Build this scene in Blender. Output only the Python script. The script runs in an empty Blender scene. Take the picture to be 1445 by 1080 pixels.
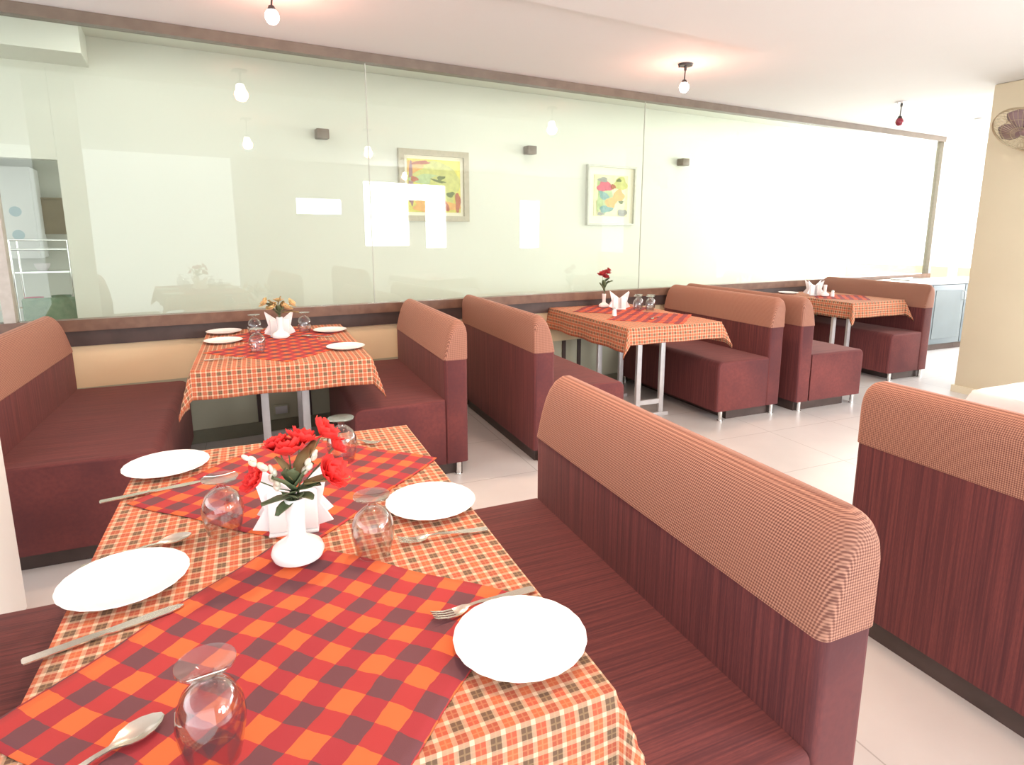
import bpy, bmesh, math, random
from mathutils import Vector, Matrix
random.seed(7)
C = bpy.context.scene.collection
SC = bpy.context.scene
PI = math.pi

# ------------------------------------------------------------------ camera
cam_d = bpy.data.cameras.new('camera'); cam = bpy.data.objects.new('camera', cam_d); C.objects.link(cam)
F = 859.7
cam_d.sensor_fit = 'HORIZONTAL'; cam_d.sensor_width = 36.0; cam_d.lens = 36.0 * F / 1445.0
cam_d.shift_x = (722.5 - 743.6) / 1445.0; cam_d.shift_y = (485.3 - 540.0) / 1445.0
cam_d.clip_start = 0.02; cam_d.clip_end = 100
cam.matrix_world = (Matrix.Translation((0.0737, -3.9911, 1.3929)) @ Matrix.Rotation(-0.4178, 4, 'Z')
                    @ Matrix.Rotation(PI / 2 - 0.183, 4, 'X') @ Matrix.Rotation(0.0039, 4, 'Z'))
SC.camera = cam
SC.view_settings.view_transform = 'Standard'; SC.view_settings.look = 'None'
SC.view_settings.gamma = 1; SC.view_settings.use_curve_mapping = False
SC.view_settings.exposure = 0.70

# ------------------------------------------------------------------ world and daylight
w = bpy.data.worlds.new('daylight'); SC.world = w; w.use_nodes = True
bg = w.node_tree.nodes['Background']; bg.inputs[0].default_value = (0.93, 0.97, 1.0, 1); bg.inputs[1].default_value = 2.0

def area(name, loc, rot, sx, sy, power, col=(1, 1, 1)):
    l = bpy.data.lights.new(name, 'AREA'); l.shape = 'RECTANGLE'; l.size = sx; l.size_y = sy
    l.energy = power; l.color = col
    o = bpy.data.objects.new(name, l); C.objects.link(o); o.location = loc; o.rotation_euler = rot
    return o
# daylight standing in the openings of the rear wall (they show as bright panes in the glass partition)
YB = -6.5
WIN = [(3.43, 4.33, 1.10, 2.30), (4.33, 4.69, 1.98, 2.29), (4.69, 5.15, 1.05, 2.29), (2.20, 3.00, 1.68, 1.95), (6.98, 7.5, 1.02, 2.06)]
for a, b, c, d in WIN:
    area('window_daylight', ((a + b) / 2, YB - 0.06, (c + d) / 2), (PI / 2, 0, 0), b - a, d - c, 62 * (b - a) * (d - c), (0.92, 0.97, 1.0))
# daylight from the glazed end of the room and of the corridor behind the partition
area('end_window_daylight', (9.3, -1.6, 1.5), (0, PI / 2, 0), 2.0, 4.5, 190, (0.97, 0.98, 1.0))
area('corridor_daylight', (9.1, 2.4, 1.6), (0, PI / 2, 0), 2.2, 1.3, 42, (0.98, 1.0, 0.97))
# added fill lights below the corridor ceiling, brightening its cream wall
for x in (-0.4, 2.6, 5.4):
    area('corridor_fill_light', (x, 1.25 + 0.097 * x, 2.82), (0, 0, 0.097), 1.2, 0.12, 3.0, (1.0, 1.0, .96))

# ------------------------------------------------------------------ materials
def mat(name, col, rough=0.6, metal=0.0, **kw):
    m = bpy.data.materials.new(name); m.use_nodes = True
    b = m.node_tree.nodes['Principled BSDF']
    b.inputs['Base Color'].default_value = (*col, 1); b.inputs['Roughness'].default_value = rough
    b.inputs['Metallic'].default_value = metal
    for k, v in kw.items(): b.inputs[k].default_value = v
    return m
class NT:
    def __init__(s, m): s.t = m.node_tree; s.n = s.t.nodes; s.l = s.t.links; s.b = s.n['Principled BSDF']
    def new(s, t, **kw):
        x = s.n.new(t)
        for k, v in kw.items(): setattr(x, k, v)
        return x
    def math(s, op, a, b=None, c=None):
        x = s.new('ShaderNodeMath', operation=op)
        for i, v in enumerate((a, b, c)):
            if v is None: continue
            if isinstance(v, (int, float)): x.inputs[i].default_value = v
            else: s.l.new(v, x.inputs[i])
        return x.outputs[0]
    def mix(s, f, a, b):
        x = s.new('ShaderNodeMix', data_type='RGBA')
        for i, v in ((0, f), (6, a), (7, b)):
            if isinstance(v, tuple): x.inputs[i].default_value = (*v, 1)
            elif isinstance(v, (int, float)): x.inputs[i].default_value = v
            else: s.l.new(v, x.inputs[i])
        return x.outputs[2]
    def coord(s, kind='Object'):
        tc = s.new('ShaderNodeTexCoord'); sp = s.new('ShaderNodeSeparateXYZ'); s.l.new(tc.outputs[kind], sp.inputs[0])
        return tc.outputs[kind], sp.outputs
    def comb(s, x, y, z):
        c = s.new('ShaderNodeCombineXYZ')
        for i, v in enumerate((x, y, z)):
            if isinstance(v, (int, float)): c.inputs[i].default_value = v
            else: s.l.new(v, c.inputs[i])
        return c.outputs[0]
    def noise(s, vec, scale, detail=2):
        n = s.new('ShaderNodeTexNoise'); n.inputs['Scale'].default_value = scale; n.inputs['Detail'].default_value = detail
        if vec is not None: s.l.new(vec, n.inputs['Vector'])
        return n.outputs[0]
    def ramp(s, f, a, b):
        r = s.new('ShaderNodeMapRange'); s.l.new(f, r.inputs[0]); r.inputs[1].default_value = a; r.inputs[2].default_value = b
        return r.outputs[0]
    def bump(s, h, strength, dist=0.002):
        b = s.new('ShaderNodeBump'); b.inputs['Strength'].default_value = strength; b.inputs['Distance'].default_value = dist
        s.l.new(h, b.inputs['Height']); s.l.new(b.outputs[0], s.b.inputs['Normal'])

def maroon_fabric(name):
    m = mat(name, (.15, .03, .03), .8); n = NT(m)
    vec, (x, y, z) = n.coord()
    v = n.comb(n.math('MULTIPLY', x, 1.6), n.math('MULTIPLY', y, 95.0), n.math('MULTIPLY', z, 1.6))
    f = n.noise(v, 1.5, 3)
    v2 = n.comb(n.math('MULTIPLY', x, 60.0), n.math('MULTIPLY', y, 420.0), n.math('MULTIPLY', z, 60.0))
    g = n.noise(v2, 1.0, 1)
    f = n.ramp(f, .32, .68)
    c = n.mix(f, (.085, .017, .020), (.195, .042, .038))
    c = n.mix(n.math('MULTIPLY', n.ramp(g, .3, .7), .35), c, (.07, .016, .022))
    n.l.new(c, n.b.inputs['Base Color'])
    n.bump(g, .35, .001)
    n.b.inputs['Sheen Weight'].default_value = .14; n.b.inputs['Sheen Roughness'].default_value = .45
    n.b.inputs['Sheen Tint'].default_value = (1, .6, .55, 1)
    return m
def tan_fabric(name):
    m = mat(name, (.42, .19, .12), .75); n = NT(m)
    vec, (x, y, z) = n.coord()
    a = n.math('ADD', x, y); k = 2 * PI / .0120
    s1 = n.math('SINE', n.math('MULTIPLY', n.math('ADD', a, z), k))
    s2 = n.math('SINE', n.math('MULTIPLY', n.math('SUBTRACT', a, z), k))
    f = n.ramp(n.math('MULTIPLY', s1, s2), -.5, .6)
    c = n.mix(f, (.150, .048, .033), (.50, .245, .165))
    big = n.ramp(n.noise(vec, 9, 3), .35, .7)
    c = n.mix(n.math('MULTIPLY', big, .25), c, (.33, .14, .09))
    n.l.new(c, n.b.inputs['Base Color'])
    n.bump(f, .4, .0015)
    n.b.inputs['Sheen Weight'].default_value = .5; n.b.inputs['Sheen Roughness'].default_value = .3
    n.b.inputs['Sheen Tint'].default_value = (1, .55, .4, 1)
    return m
def plaid(name):
    m = mat(name, (.6, .15, .05), .85); n = NT(m)
    vec, (x, y, z) = n.coord('UV')
    c = .0215
    def cell(v):
        q = n.math('DIVIDE', v, c)
        fr = n.math('FRACT', q)
        line = n.math('GREATER_THAN', n.math('ABSOLUTE', n.math('SUBTRACT', fr, .5)), .345)     # cream yarns between the squares
        odd = n.math('GREATER_THAN', n.math('FRACT', n.math('MULTIPLY', q, .5)), .5)
        thin = n.math('LESS_THAN', n.math('ABSOLUTE', n.math('SUBTRACT', fr, .5)), .05)
        return line, odd, thin
    lx, ox, tx = cell(x); ly, oy, ty = cell(y)
    both = n.math('MULTIPLY', ox, oy)
    neither = n.math('MULTIPLY', n.math('SUBTRACT', 1.0, ox), n.math('SUBTRACT', 1.0, oy))
    col = n.mix(n.math('MULTIPLY', ox, .5), (.50, .090, .042), (.30, .075, .04))
    col = n.mix(both, col, (.15, .080, .045))
    col = n.mix(n.math('MULTIPLY', neither, .45), col, (.60, .16, .05))
    th = n.math('MULTIPLY', n.math('MAXIMUM', tx, ty), .18)
    col = n.mix(th, col, (.7, .45, .2))
    one = n.math('MAXIMUM', lx, ly); two = n.math('MULTIPLY', lx, ly)
    col = n.mix(n.math('MULTIPLY', one, .62), col, (.60, .37, .23))
    col = n.mix(n.math('MULTIPLY', two, .9), col, (.74, .52, .35))
    n.l.new(col, n.b.inputs['Base Color'])
    n.bump(n.noise(vec, 700, 1), .2, .0006)
    return m
def check(name):
    m = mat(name, (.5, .05, .03), .85); n = NT(m)
    vec, (x, y, z) = n.coord('UV')
    def odd(v): return n.math('GREATER_THAN', n.math('FRACT', n.math('ADD', n.math('DIVIDE', v, .077), .25)), .5)
    wob = n.math('MULTIPLY', n.math('SUBTRACT', n.noise(vec, 40, 1), .5), .006)
    ox = odd(n.math('ADD', x, wob)); oy = odd(n.math('ADD', y, wob))
    both = n.math('MULTIPLY', ox, oy)
    nei = n.math('MULTIPLY', n.math('SUBTRACT', 1.0, ox), n.math('SUBTRACT', 1.0, oy))
    c = n.mix(ox, (.43, .034, .034), (.37, .028, .036))
    c = n.mix(both, c, (.74, .135, .034)); c = n.mix(nei, c, (.15, .048, .056))
    n.l.new(c, n.b.inputs['Base Color'])
    n.bump(n.noise(vec, 800, 1), .2, .0006)
    return m
def simple_noise(name, a, b, scale, rough, bumpv=0, metal=0):
    m = mat(name, a, rough, metal); n = NT(m)
    vec, _ = n.coord(); f = n.ramp(n.noise(vec, scale, 4), .35, .65)
    n.l.new(n.mix(f, a, b), n.b.inputs['Base Color'])
    if bumpv: n.bump(f, bumpv, .001)
    return m
def tile_floor():
    m = mat('pale_floor_tiles', (.7, .62, .55), .32); n = NT(m)
    vec, (x, y, z) = n.coord()
    def ln(v): return n.math('LESS_THAN', n.math('ABSOLUTE', n.math('SUBTRACT', n.math('FRACT', n.math('DIVIDE', v, .605)), .5)), .0042)
    g = n.math('MAXIMUM', ln(x), ln(y))
    f = n.ramp(n.noise(vec, 3.5, 4), .3, .7)
    c = n.mix(f, (.62, .60, .595), (.67, .65, .64))
    c = n.mix(g, c, (.44, .42, .41))
    n.l.new(c, n.b.inputs['Base Color'])
    return m
def thin_glass(name, tint, refl_rough=0.0, ior=1.5, power=5.0):
    m = bpy.data.materials.new(name); m.use_nodes = True; t = m.node_tree; t.nodes.clear()
    o = t.nodes.new('ShaderNodeOutputMaterial'); mx = t.nodes.new('ShaderNodeMixShader')
    tr = t.nodes.new('ShaderNodeBsdfTransparent'); gl = t.nodes.new('ShaderNodeBsdfGlossy'); pass
    tr.inputs[0].default_value = (*tint, 1); gl.inputs['Roughness'].default_value = refl_rough
    # Schlick reflectance, the same from both faces of the pane
    ge = t.nodes.new('ShaderNodeNewGeometry'); dt = t.nodes.new('ShaderNodeVectorMath'); dt.operation = 'DOT_PRODUCT'
    t.links.new(ge.outputs['Normal'], dt.inputs[0]); t.links.new(ge.outputs['Incoming'], dt.inputs[1])
    def mt(op, a, b):
        x = t.nodes.new('ShaderNodeMath'); x.operation = op
        for i, v in enumerate((a, b)):
            if isinstance(v, (int, float)): x.inputs[i].default_value = v
            elif v is not None: t.links.new(v, x.inputs[i])
        return x.outputs[0]
    f0 = ((ior - 1) / (ior + 1)) ** 2
    q = mt('POWER', mt('SUBTRACT', 1.0, mt('ABSOLUTE', dt.outputs['Value'], None)), power)
    t.links.new(mt('ADD', mt('MULTIPLY', q, 1 - f0), f0), mx.inputs[0]); t.links.new(tr.outputs[0], mx.inputs[1]); t.links.new(gl.outputs[0], mx.inputs[2])
    t.links.new(mx.outputs[0], o.inputs[0])
    return m
def emit(name, col, s):
    m = mat(name, (0.9, 0.9, 0.9)); b = m.node_tree.nodes['Principled BSDF']
    b.inputs['Emission Color'].default_value = (*col, 1); b.inputs['Emission Strength'].default_value = s
    return m

MAROON = maroon_fabric('maroon_upholstery'); TAN = tan_fabric('salmon_weave_upholstery')
PLAID = plaid('plaid_cotton'); CHECK = check('checked_cotton')
FLOOR = tile_floor()
CREAM = simple_noise('cream_wall_paint', (.70, .705, .635), (.69, .695, .625), 2.5, .6)
YCREAM = simple_noise('warm_cream_paint', (.95, .76, .48), (.94, .74, .46), 2.5, .6)
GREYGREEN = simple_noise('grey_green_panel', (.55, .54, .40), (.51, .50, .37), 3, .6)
CEIL = simple_noise('ceiling_paint', (.76, .745, .72), (.75, .735, .71), 1.5, .8)
WHITEWALL = simple_noise('white_wall_paint', (.86, .86, .84), (.84, .84, .82), 2, .7)
PILLAR = simple_noise('beige_pillar_paint', (.76, .68, .50), (.74, .66, .485), 2, .65)
RAIL = simple_noise('brown_rail_wood', (.150, .115, .085), (.18, .14, .105), 12, .4)
SILLW = simple_noise('sill_wood', (.16, .085, .058), (.21, .12, .08), 14, .3)
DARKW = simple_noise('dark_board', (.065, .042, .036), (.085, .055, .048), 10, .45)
ALU = simple_noise('brushed_aluminium', (.42, .37, .32), (.47, .42, .37), 30, .4, 0, .4)
STEEL = simple_noise('grey_painted_steel', (.60, .58, .58), (.64, .62, .62), 20, .35, 0, .2)
CHROME = simple_noise('chrome', (.75, .74, .72), (.8, .8, .78), 10, .12, 0, 1)
CUTL = simple_noise('stainless_cutlery', (.68, .62, .54), (.74, .68, .6), 30, .2, 0, .9)
CERAMIC = simple_noise('white_ceramic', (.93, .90, .88), (.91, .88, .86), 3, .25)
PAPER = simple_noise('white_paper', (.92, .88, .88), (.88, .84, .84), 20, .8, .2)
RED = simple_noise('red_silk_petal', (.85, .035, .025), (.70, .02, .02), 60, .7, .2)
GREENM = simple_noise('green_silk_leaf', (.085, .12, .055), (.14, .17, .08), 40, .6, .2)
OLIVE = simple_noise('olive_leaf', (.33, .24, .10), (.27, .2, .08), 40, .6, .2)
BUD = simple_noise('silver_white_ribbon', (.8, .78, .66), (.55, .52, .38), 90, .35, .2)
PEACH = simple_noise('peach_petal', (.72, .42, .22), (.62, .52, .22), 60, .7, .2)
BLACK = simple_noise('dark_metal', (.045, .04, .04), (.06, .055, .05), 20, .4, 0, .4)
REDMET = simple_noise('dark_red_glass', (.25, .03, .05), (.3, .04, .06), 20, .2)
BULB = emit('glowing_bulb_glass', (1.0, .93, .86), 14)
GLASS = thin_glass('partition_glass', (.965, .985, .955))
GOBLET = thin_glass('goblet_glass', (.93, .93, .93), 0.03, 1.75, 2.2)
CABM = simple_noise('grey_blue_cabinet_paint', (.15, .185, .20), (.14, .17, .185), 4, .45)
STONE = simple_noise('white_worktop', (.86, .85, .84), (.80, .79, .78), 20, .3)
FANM = simple_noise('mauve_brown_fan_plastic', (.25, .17, .175), (.29, .2, .205), 8, .3)
BRASS = simple_noise('brass_wire', (.50, .42, .28), (.55, .47, .32), 20, .3, 0, .6)
PICFR = simple_noise('grey_gold_frame', (.42, .37, .27), (.48, .42, .31), 30, .4)
SILVFR = simple_noise('silver_frame', (.62, .62, .55), (.54, .54, .48), 30, .35)
MOUNT = simple_noise('cream_mount_board', (.88, .84, .68), (.86, .82, .66), 6, .8)
WCLOTH = simple_noise('white_cotton', (.86, .80, .80), (.84, .78, .78), 8, .9)
PINK = simple_noise('pink_print_cloth', (.70, .16, .26), (.80, .42, .50), 40, .9)
JOINT = simple_noise('grey_silicone', (.50, .52, .45), (.46, .48, .42), 30, .6)
BROWNB = simple_noise('brown_board', (.33, .27, .18), (.37, .30, .20), 8, .6)
GREENF = simple_noise('green_fabric', (.16, .25, .16), (.22, .30, .2), 20, .8)
LOGO = simple_noise('grey_blue_print', (.42, .56, .60), (.46, .60, .64), 10, .6)
BLACKP = simple_noise('black_plastic', (.03, .03, .03), (.05, .05, .05), 10, .4)

# ------------------------------------------------------------------ mesh helpers
def box(bm, x0, x1, y0, y1, z0, z1, M=None):
    vs = [bm.verts.new((x, y, z)) for z in (z0, z1) for y in (y0, y1) for x in (x0, x1)]
    for f in ((0, 2, 3, 1), (4, 5, 7, 6), (0, 1, 5, 4), (2, 6, 7, 3), (0, 4, 6, 2), (1, 3, 7, 5)):
        bm.faces.new([vs[i] for i in f])
    if M is not None:
        for v in vs: v.co = M @ v.co
    return vs
def bevel(bm, r, seg=3, sel=None):
    es = [e for e in bm.edges if sel is None or sel((e.verts[0].co + e.verts[1].co) / 2, (e.verts[1].co - e.verts[0].co).normalized())]
    bmesh.ops.bevel(bm, geom=es, offset=r, segments=seg, profile=.5, affect='EDGES', clamp_overlap=True)
def cyl(bm, p0, p1, r0, r1=None, seg=16, caps=True):
    p0, p1 = Vector(p0), Vector(p1); r1 = r0 if r1 is None else r1
    d = (p1 - p0).normalized(); a = d.orthogonal().normalized(); b = d.cross(a)
    A = [bm.verts.new(p0 + r0 * (math.cos(t) * a + math.sin(t) * b)) for t in [2 * PI * i / seg for i in range(seg)]]
    B = [bm.verts.new(p1 + r1 * (math.cos(t) * a + math.sin(t) * b)) for t in [2 * PI * i / seg for i in range(seg)]]
    for i in range(seg):
        j = (i + 1) % seg; bm.faces.new((A[i], A[j], B[j], B[i]))
    if caps: bm.faces.new(A[::-1]); bm.faces.new(B)
def tube(bm, pts, r, seg=8, closed=False, radii=None):
    pts = [Vector(p) for p in pts]; rings = []; n = len(pts); ref = None
    for i, p in enumerate(pts):
        if closed: d = pts[(i + 1) % n] - pts[i - 1]
        else: d = pts[min(i + 1, n - 1)] - pts[max(i - 1, 0)]
        d.normalize()
        if ref is None: ref = d.orthogonal().normalized()
        a = (ref - d * ref.dot(d)).normalized(); ref = a; b = d.cross(a); rr = radii[i] if radii else r
        rings.append([bm.verts.new(p + rr * (math.cos(2 * PI * k / seg) * a + math.sin(2 * PI * k / seg) * b)) for k in range(seg)])
    for i in range(n if closed else n - 1):
        A, B = rings[i], rings[(i + 1) % n]
        for k in range(seg):
            l = (k + 1) % seg; bm.faces.new((A[k], A[l], B[l], B[k]))
    if not closed: bm.faces.new(rings[0][::-1]); bm.faces.new(rings[-1])
def lathe(bm, prof, seg=32, mod=None, cx=0, cy=0, cz=0):
    rings = []
    for r, z in prof:
        if r < 1e-5: rings.append([bm.verts.new((cx, cy, cz + z))]); continue
        rings.append([bm.verts.new((cx + r * (mod(t, r) if mod else 1) * math.cos(t), cy + r * (mod(t, r) if mod else 1) * math.sin(t), cz + z)) for t in [2 * PI * i / seg for i in range(seg)]])
    for A, B in zip(rings, rings[1:]):
        for i in range(seg):
            j = (i + 1) % seg
            if len(A) == 1 and len(B) == 1: continue
            if len(A) == 1: bm.faces.new((A[0], B[i], B[j]))
            elif len(B) == 1: bm.faces.new((A[i], A[j], B[0]))
            else: bm.faces.new((A[i], A[j], B[j], B[i]))
def ellipsoid(bm, c, rx, ry, rz, M=None, seg=12):
    g = bmesh.ops.create_uvsphere(bm, u_segments=seg, v_segments=max(6, seg // 2 + 2), radius=1)
    for v in g['verts']:
        q = Vector((v.co.x * rx, v.co.y * ry, v.co.z * rz))
        v.co = (M @ q if M is not None else q) + Vector(c)
def prism(bm, pts, z0, z1, M=None):
    A = [bm.verts.new((x, y, z0)) for x, y in pts]; B = [bm.verts.new((x, y, z1)) for x, y in pts]; n = len(pts)
    for i in range(n):
        j = (i + 1) % n; bm.faces.new((A[i], A[j], B[j], B[i]))
    bm.faces.new(A[::-1]); bm.faces.new(B)
    if M is not None:
        for v in A + B: v.co = M @ v.co
def obj(name, bm, m, parent=None, smooth=True, ang=40):
    bmesh.ops.recalc_face_normals(bm, faces=bm.faces)
    me = bpy.data.meshes.new(name); bm.to_mesh(me); bm.free()
    if smooth:
        for p in me.polygons: p.use_smooth = True
        me.set_sharp_from_angle(angle=math.radians(ang))
    me.materials.append(m)
    o = bpy.data.objects.new(name, me); C.objects.link(o)
    if parent is not None: o.parent = parent
    return o
def B(): return bmesh.new()
def thing(name, label, cat, loc=(0, 0, 0), rz=0, group=None):
    o = bpy.data.objects.new(name, None); C.objects.link(o); o.empty_display_size = .05
    o.location = loc; o.rotation_euler = (0, 0, rz); return tag(o, label, cat, group)
def tag(o, label, cat, group=None):
    o['label'] = label; o['category'] = cat
    if group: o['group'] = group
    return o
def struct(name, bm, m, parent=None, **kw):
    o = obj(name, bm, m, parent, **kw)
    if parent is None: o['kind'] = 'structure'
    return o
def dup(root, loc, rz, label, group=None):
    r = root.copy(); C.objects.link(r); r.location = loc; r.rotation_euler = (0, 0, rz); r['label'] = label
    if group: r['group'] = group
    for ch in [o for o in list(C.objects) if o.parent == root]:
        c = ch.copy(); C.objects.link(c); c.parent = r
        for g in [o for o in list(C.objects) if o.parent == ch]:
            d = g.copy(); C.objects.link(d); d.parent = c
    return r

# ------------------------------------------------------------------ the room
MW = .0973; WA = math.atan(MW)                       # the partition runs a little askew to the furniture
MWALL = Matrix.Translation((0, .45, 0)) @ Matrix.Rotation(WA, 4, 'Z')
def wbox(x0, x1, y0, y1, z0, z1, bm=None):           # box in the partition's own frame
    bm = bm or B(); box(bm, x0, x1, y0, y1, z0, z1, MWALL); return bm
def place_w(o): o.matrix_world = MWALL; return o
CZ = 2.585
bm = B(); box(bm, -4.2, 9.4, -6.8, 6, -.12, 0); struct('floor', bm, FLOOR, smooth=False)
bm = B(); prism(bm, [(-4.2, -6.8), (9.4, -6.8), (9.4, .45 + MW * 9.4 + .04), (-4.2, .45 - MW * 4.2 + .04)], CZ, CZ + .14); struct('ceiling', bm, CEIL, smooth=False)
bm = B(); prism(bm, [(-4.2, -5.5), (3.24, -5.5), (3.24, -.73), (-4.2, -.73 - MW * 7.4)], CZ - .035, CZ - .0005); struct('trim_1', bm, CEIL, smooth=False)
# glazing of the partition: head rail, posts, panes and sealed joints
struct('trim_2', wbox(-4.0, 8.22, -.03, .05, 2.522, 2.584), RAIL, smooth=False)
struct('trim_3', wbox(-4.0, 8.22, -.035, .05, .800, .868), SILLW, smooth=False)
struct('trim_4', wbox(-4.0, 8.22, -.02, .05, .708, .7995), DARKW, smooth=False)
struct('wall_north', wbox(-4.0, 8.22, 0, .12, .45, .7075), YCREAM, smooth=False)
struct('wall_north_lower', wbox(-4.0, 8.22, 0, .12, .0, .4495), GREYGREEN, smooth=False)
struct('baseboard_north', wbox(-4.0, 8.22, -.014, -.0005, .0, .09), simple_noise('dark_olive_skirting', (.20, .19, .13), (.23, .22, .15), 8, .5), smooth=False)
for i, x in enumerate((.02, .34, 2.50, 2.66, 5.2)):
    struct('trim_%d' % (6 + i), wbox(x, x + .035, -.012, -.0005, .0905, .449), DARKW, smooth=False)
L0 = 1.0047
for i, (a, b) in enumerate(((-4.0, -1.25), (-1.19 * L0, .862 * L0 - .003), (.862 * L0 + .003, 3.335 * L0 - .003), (3.335 * L0 + .003, 8.13 * L0))):
    struct('window_%d' % (i + 1), wbox(a, b, .012, .018, .8685, 2.5215), GLASS, smooth=False)
for i, x in enumerate((.862 * L0, 3.335 * L0)):
    struct('trim_%d' % (12 + i), wbox(x - .0028, x + .0028, .010, .020, .8685, 2.5215), JOINT, smooth=False)
struct('trim_14', wbox(-1.25, -1.19 * L0, -.03, .05, .8685, 2.5215), ALU, smooth=False)
struct('trim_15', wbox(8.13 * L0, 8.22, -.03, .05, .8685, 2.5215), ALU, smooth=False)
# corridor behind the glass
struct('wall_back', wbox(-1.115, 8.9, 1.6, 1.72, 0, 2.85), CREAM, smooth=False)
struct('wall_back_lintel', wbox(-4.0, -1.1155, 1.6, 1.72, 1.92, 2.85), CREAM, smooth=False)
struct('wall_far', wbox(-4.5, .5, 3.2, 3.3, 0, 2.85), CREAM, smooth=False)
struct('ceiling_corridor', wbox(-4.5, 9.2, .06, 3.4, 2.851, 2.95), CREAM, smooth=False)
bm = B(); box(bm, -4.6, -4.5, 0, 3.6, 0, 2.85); struct('wall_left_light_block', bm, CREAM, smooth=False)  # unseen end wall added to keep world light out of the corridor
struct('trim_16', wbox(-3.6, -.84, 1.15, 1.5995, 2.62, 2.85), CREAM, smooth=False)
# pillar on the right, white column on the left
bm = B(); box(bm, 5.70, 6.4, -1.9, -.71, 0, CZ - .001); bevel(bm, .012, 2); struct('wall_pillar', bm, PILLAR)
bm = B(); box(bm, 5.685, 6.415, -1.915, -.695, .0, .06); struct('baseboard_pillar', bm, PILLAR, smooth=False)
bm = B(); box(bm, -1.12, -.793, -1.60, -1.35, 0, CZ - .036); bevel(bm, .008, 2); struct('wall_column', bm, WHITEWALL)
# rear wall with its window openings
def holed_wall(name, x0, x1, y0, y1, z1, holes, m):
    bm = B(); xs = sorted({x0, x1, *[h[0] for h in holes], *[h[1] for h in holes]})
    for a, b in zip(xs, xs[1:]):
        mid = (a + b) / 2; hs = sorted([h for h in holes if h[0] < mid < h[1]], key=lambda h: h[2]); z = 0
        for h in hs:
            if h[2] > z: box(bm, a, b, y0, y1, z, h[2])
            z = h[3]
        if z < z1: box(bm, a, b, y0, y1, z, z1)
    return struct(name, bm, m, smooth=False)
holed_wall('wall_rear', 1.2, 9.4, YB - .1, YB, CZ, WIN, WHITEWALL)
# right hand end: low wall and mullions, glazed above
bm = B(); box(bm, 9.3, 9.4, -6.5, 3.6, 0, .9); struct('wall_right', bm, YCREAM, smooth=False)
bm = B(); box(bm, 9.3, 9.4, -6.5, 3.6, 2.35, CZ); struct('wall_right_lintel', bm, WHITEWALL, smooth=False)
bm = B(); box(bm, 8.75, 8.8, 1.25, 1.35, 0, CZ); struct('trim_17', bm, WHITEWALL, smooth=False)

# ------------------------------------------------------------------ benches
def leg_mesh(x, y):
    bm = B(); cyl(bm, (x, y, 0), (x, y, .008), .022, .022, 16); cyl(bm, (x, y, .008), (x, y, .081), .016, .016, 16); return bm
def bench(label, x, y0, y1, face, loc_group='high backed maroon and salmon banquette benches', D=.50):
    """x = plane where seat meets backrest, face=+1 seat towards +x, -1 towards -x"""
    L = y1 - y0; h = L / 2
    t = thing('booth_bench', label, 'bench', (x, (y0 + y1) / 2, 0), 0 if face > 0 else PI, loc_group)
    bm = B(); box(bm, .0005, D, -h, h, .08, .456)
    bevel(bm, .045, 5, lambda c, d: c.x > D - .01 and (abs(d.y) > .9 and c.z > .4))
    bevel(bm, .018, 3, lambda c, d: c.x > .01 and c.z > .1 and abs(abs(c.y) - h) < .002)
    for v in bm.verts:                                   # soft crown of the seat padding
        if v.co.z > .44: v.co.z += .0
    obj('seat', bm, MAROON, t)
    bm = B(); box(bm, -.11, D - .14, -h + .05, h - .05, 0, .0795); obj('plinth_or_shade', bm, DARKW, t, smooth=False)  # dark block put in for the shade beneath the bench
    bm = B(); box(bm, -.135, 0, -h, h, .08, .6835)
    bevel(bm, .022, 4, lambda c, d: abs(d.z) > .9); obj('backrest', bm, MAROON, t)
    PR = [(.003, .684), (-.006, .73), (-.019, .79), (-.032, .835), (-.046, .868), (-.064, .892), (-.084, .904), (-.104, .904), (-.121, .893), (-.132, .872), (-.138, .84), (-.138, .684)]
    R1, R2 = .060, .024; ts = [0, .002, .005, .009, .014, .020, .028, .036, .045, .053, .060]
    st = [-h - .003 + t_ for t_ in ts] + [h + .003 - t_ for t_ in ts[::-1]]; bm = B(); rings = []
    for y in st:
        d = h + .003 - abs(y); zc = R1 - math.sqrt(max(0, R1 * R1 - (R1 - min(d, R1)) ** 2)); k = (.220 - zc) / .220
        sh = R2 - math.sqrt(max(0, R2 * R2 - (R2 - min(d, R2)) ** 2)); q = 1 - sh * .8 / .07
        rings.append([bm.verts.new((-.0675 + (px + .0675) * q, y, .684 + (pz - .684) * k)) for px, pz in PR])
    for A_, B_ in zip(rings, rings[1:]):
        for i in range(len(PR)):
            j = (i + 1) % len(PR); bm.faces.new((A_[i], A_[j], B_[j], B_[i]))
    bm.faces.new(rings[0][::-1]); bm.faces.new(rings[-1])
    obj('headrest_band', bm, TAN, t)
    for lx in (-.08, D - .06):
        for ly in (-h + .025, h - .025): obj('leg', leg_mesh(lx, ly), CHROME, t)
    return t
bench('maroon bench at the far left, its salmon-topped back cut by the left edge', -.945, -1.08, .325, 1, D=.58)
bench('maroon bench right of the window table with four plates, back to the narrow gap', .995, -.79, .46, -1, D=.5)
bench('maroon bench seen from behind, left of the table with the row of glasses', 1.675, -.80, .58, 1)
bench('maroon bench right of the table with the row of glasses, seat facing the window-side booth', 3.59, -.60, .74, -1, D=.48)
bench('maroon bench standing back to back with another, left side of the farthest table', 4.0, -.64, .80, 1, D=.58)
bench('maroon bench right of the farthest table, in front of the grey cabinets', 5.88, -.25, .97, -1, D=.42)
bench('large foreground maroon bench right of the near table, woven salmon back sloping across the picture', .936, -3.33, -2.13, -1, D=.47)
bench('maroon bench at the right edge seen from behind, beside the white-clothed table', 2.06, -3.86, -2.62, 1, D=.5)
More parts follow.
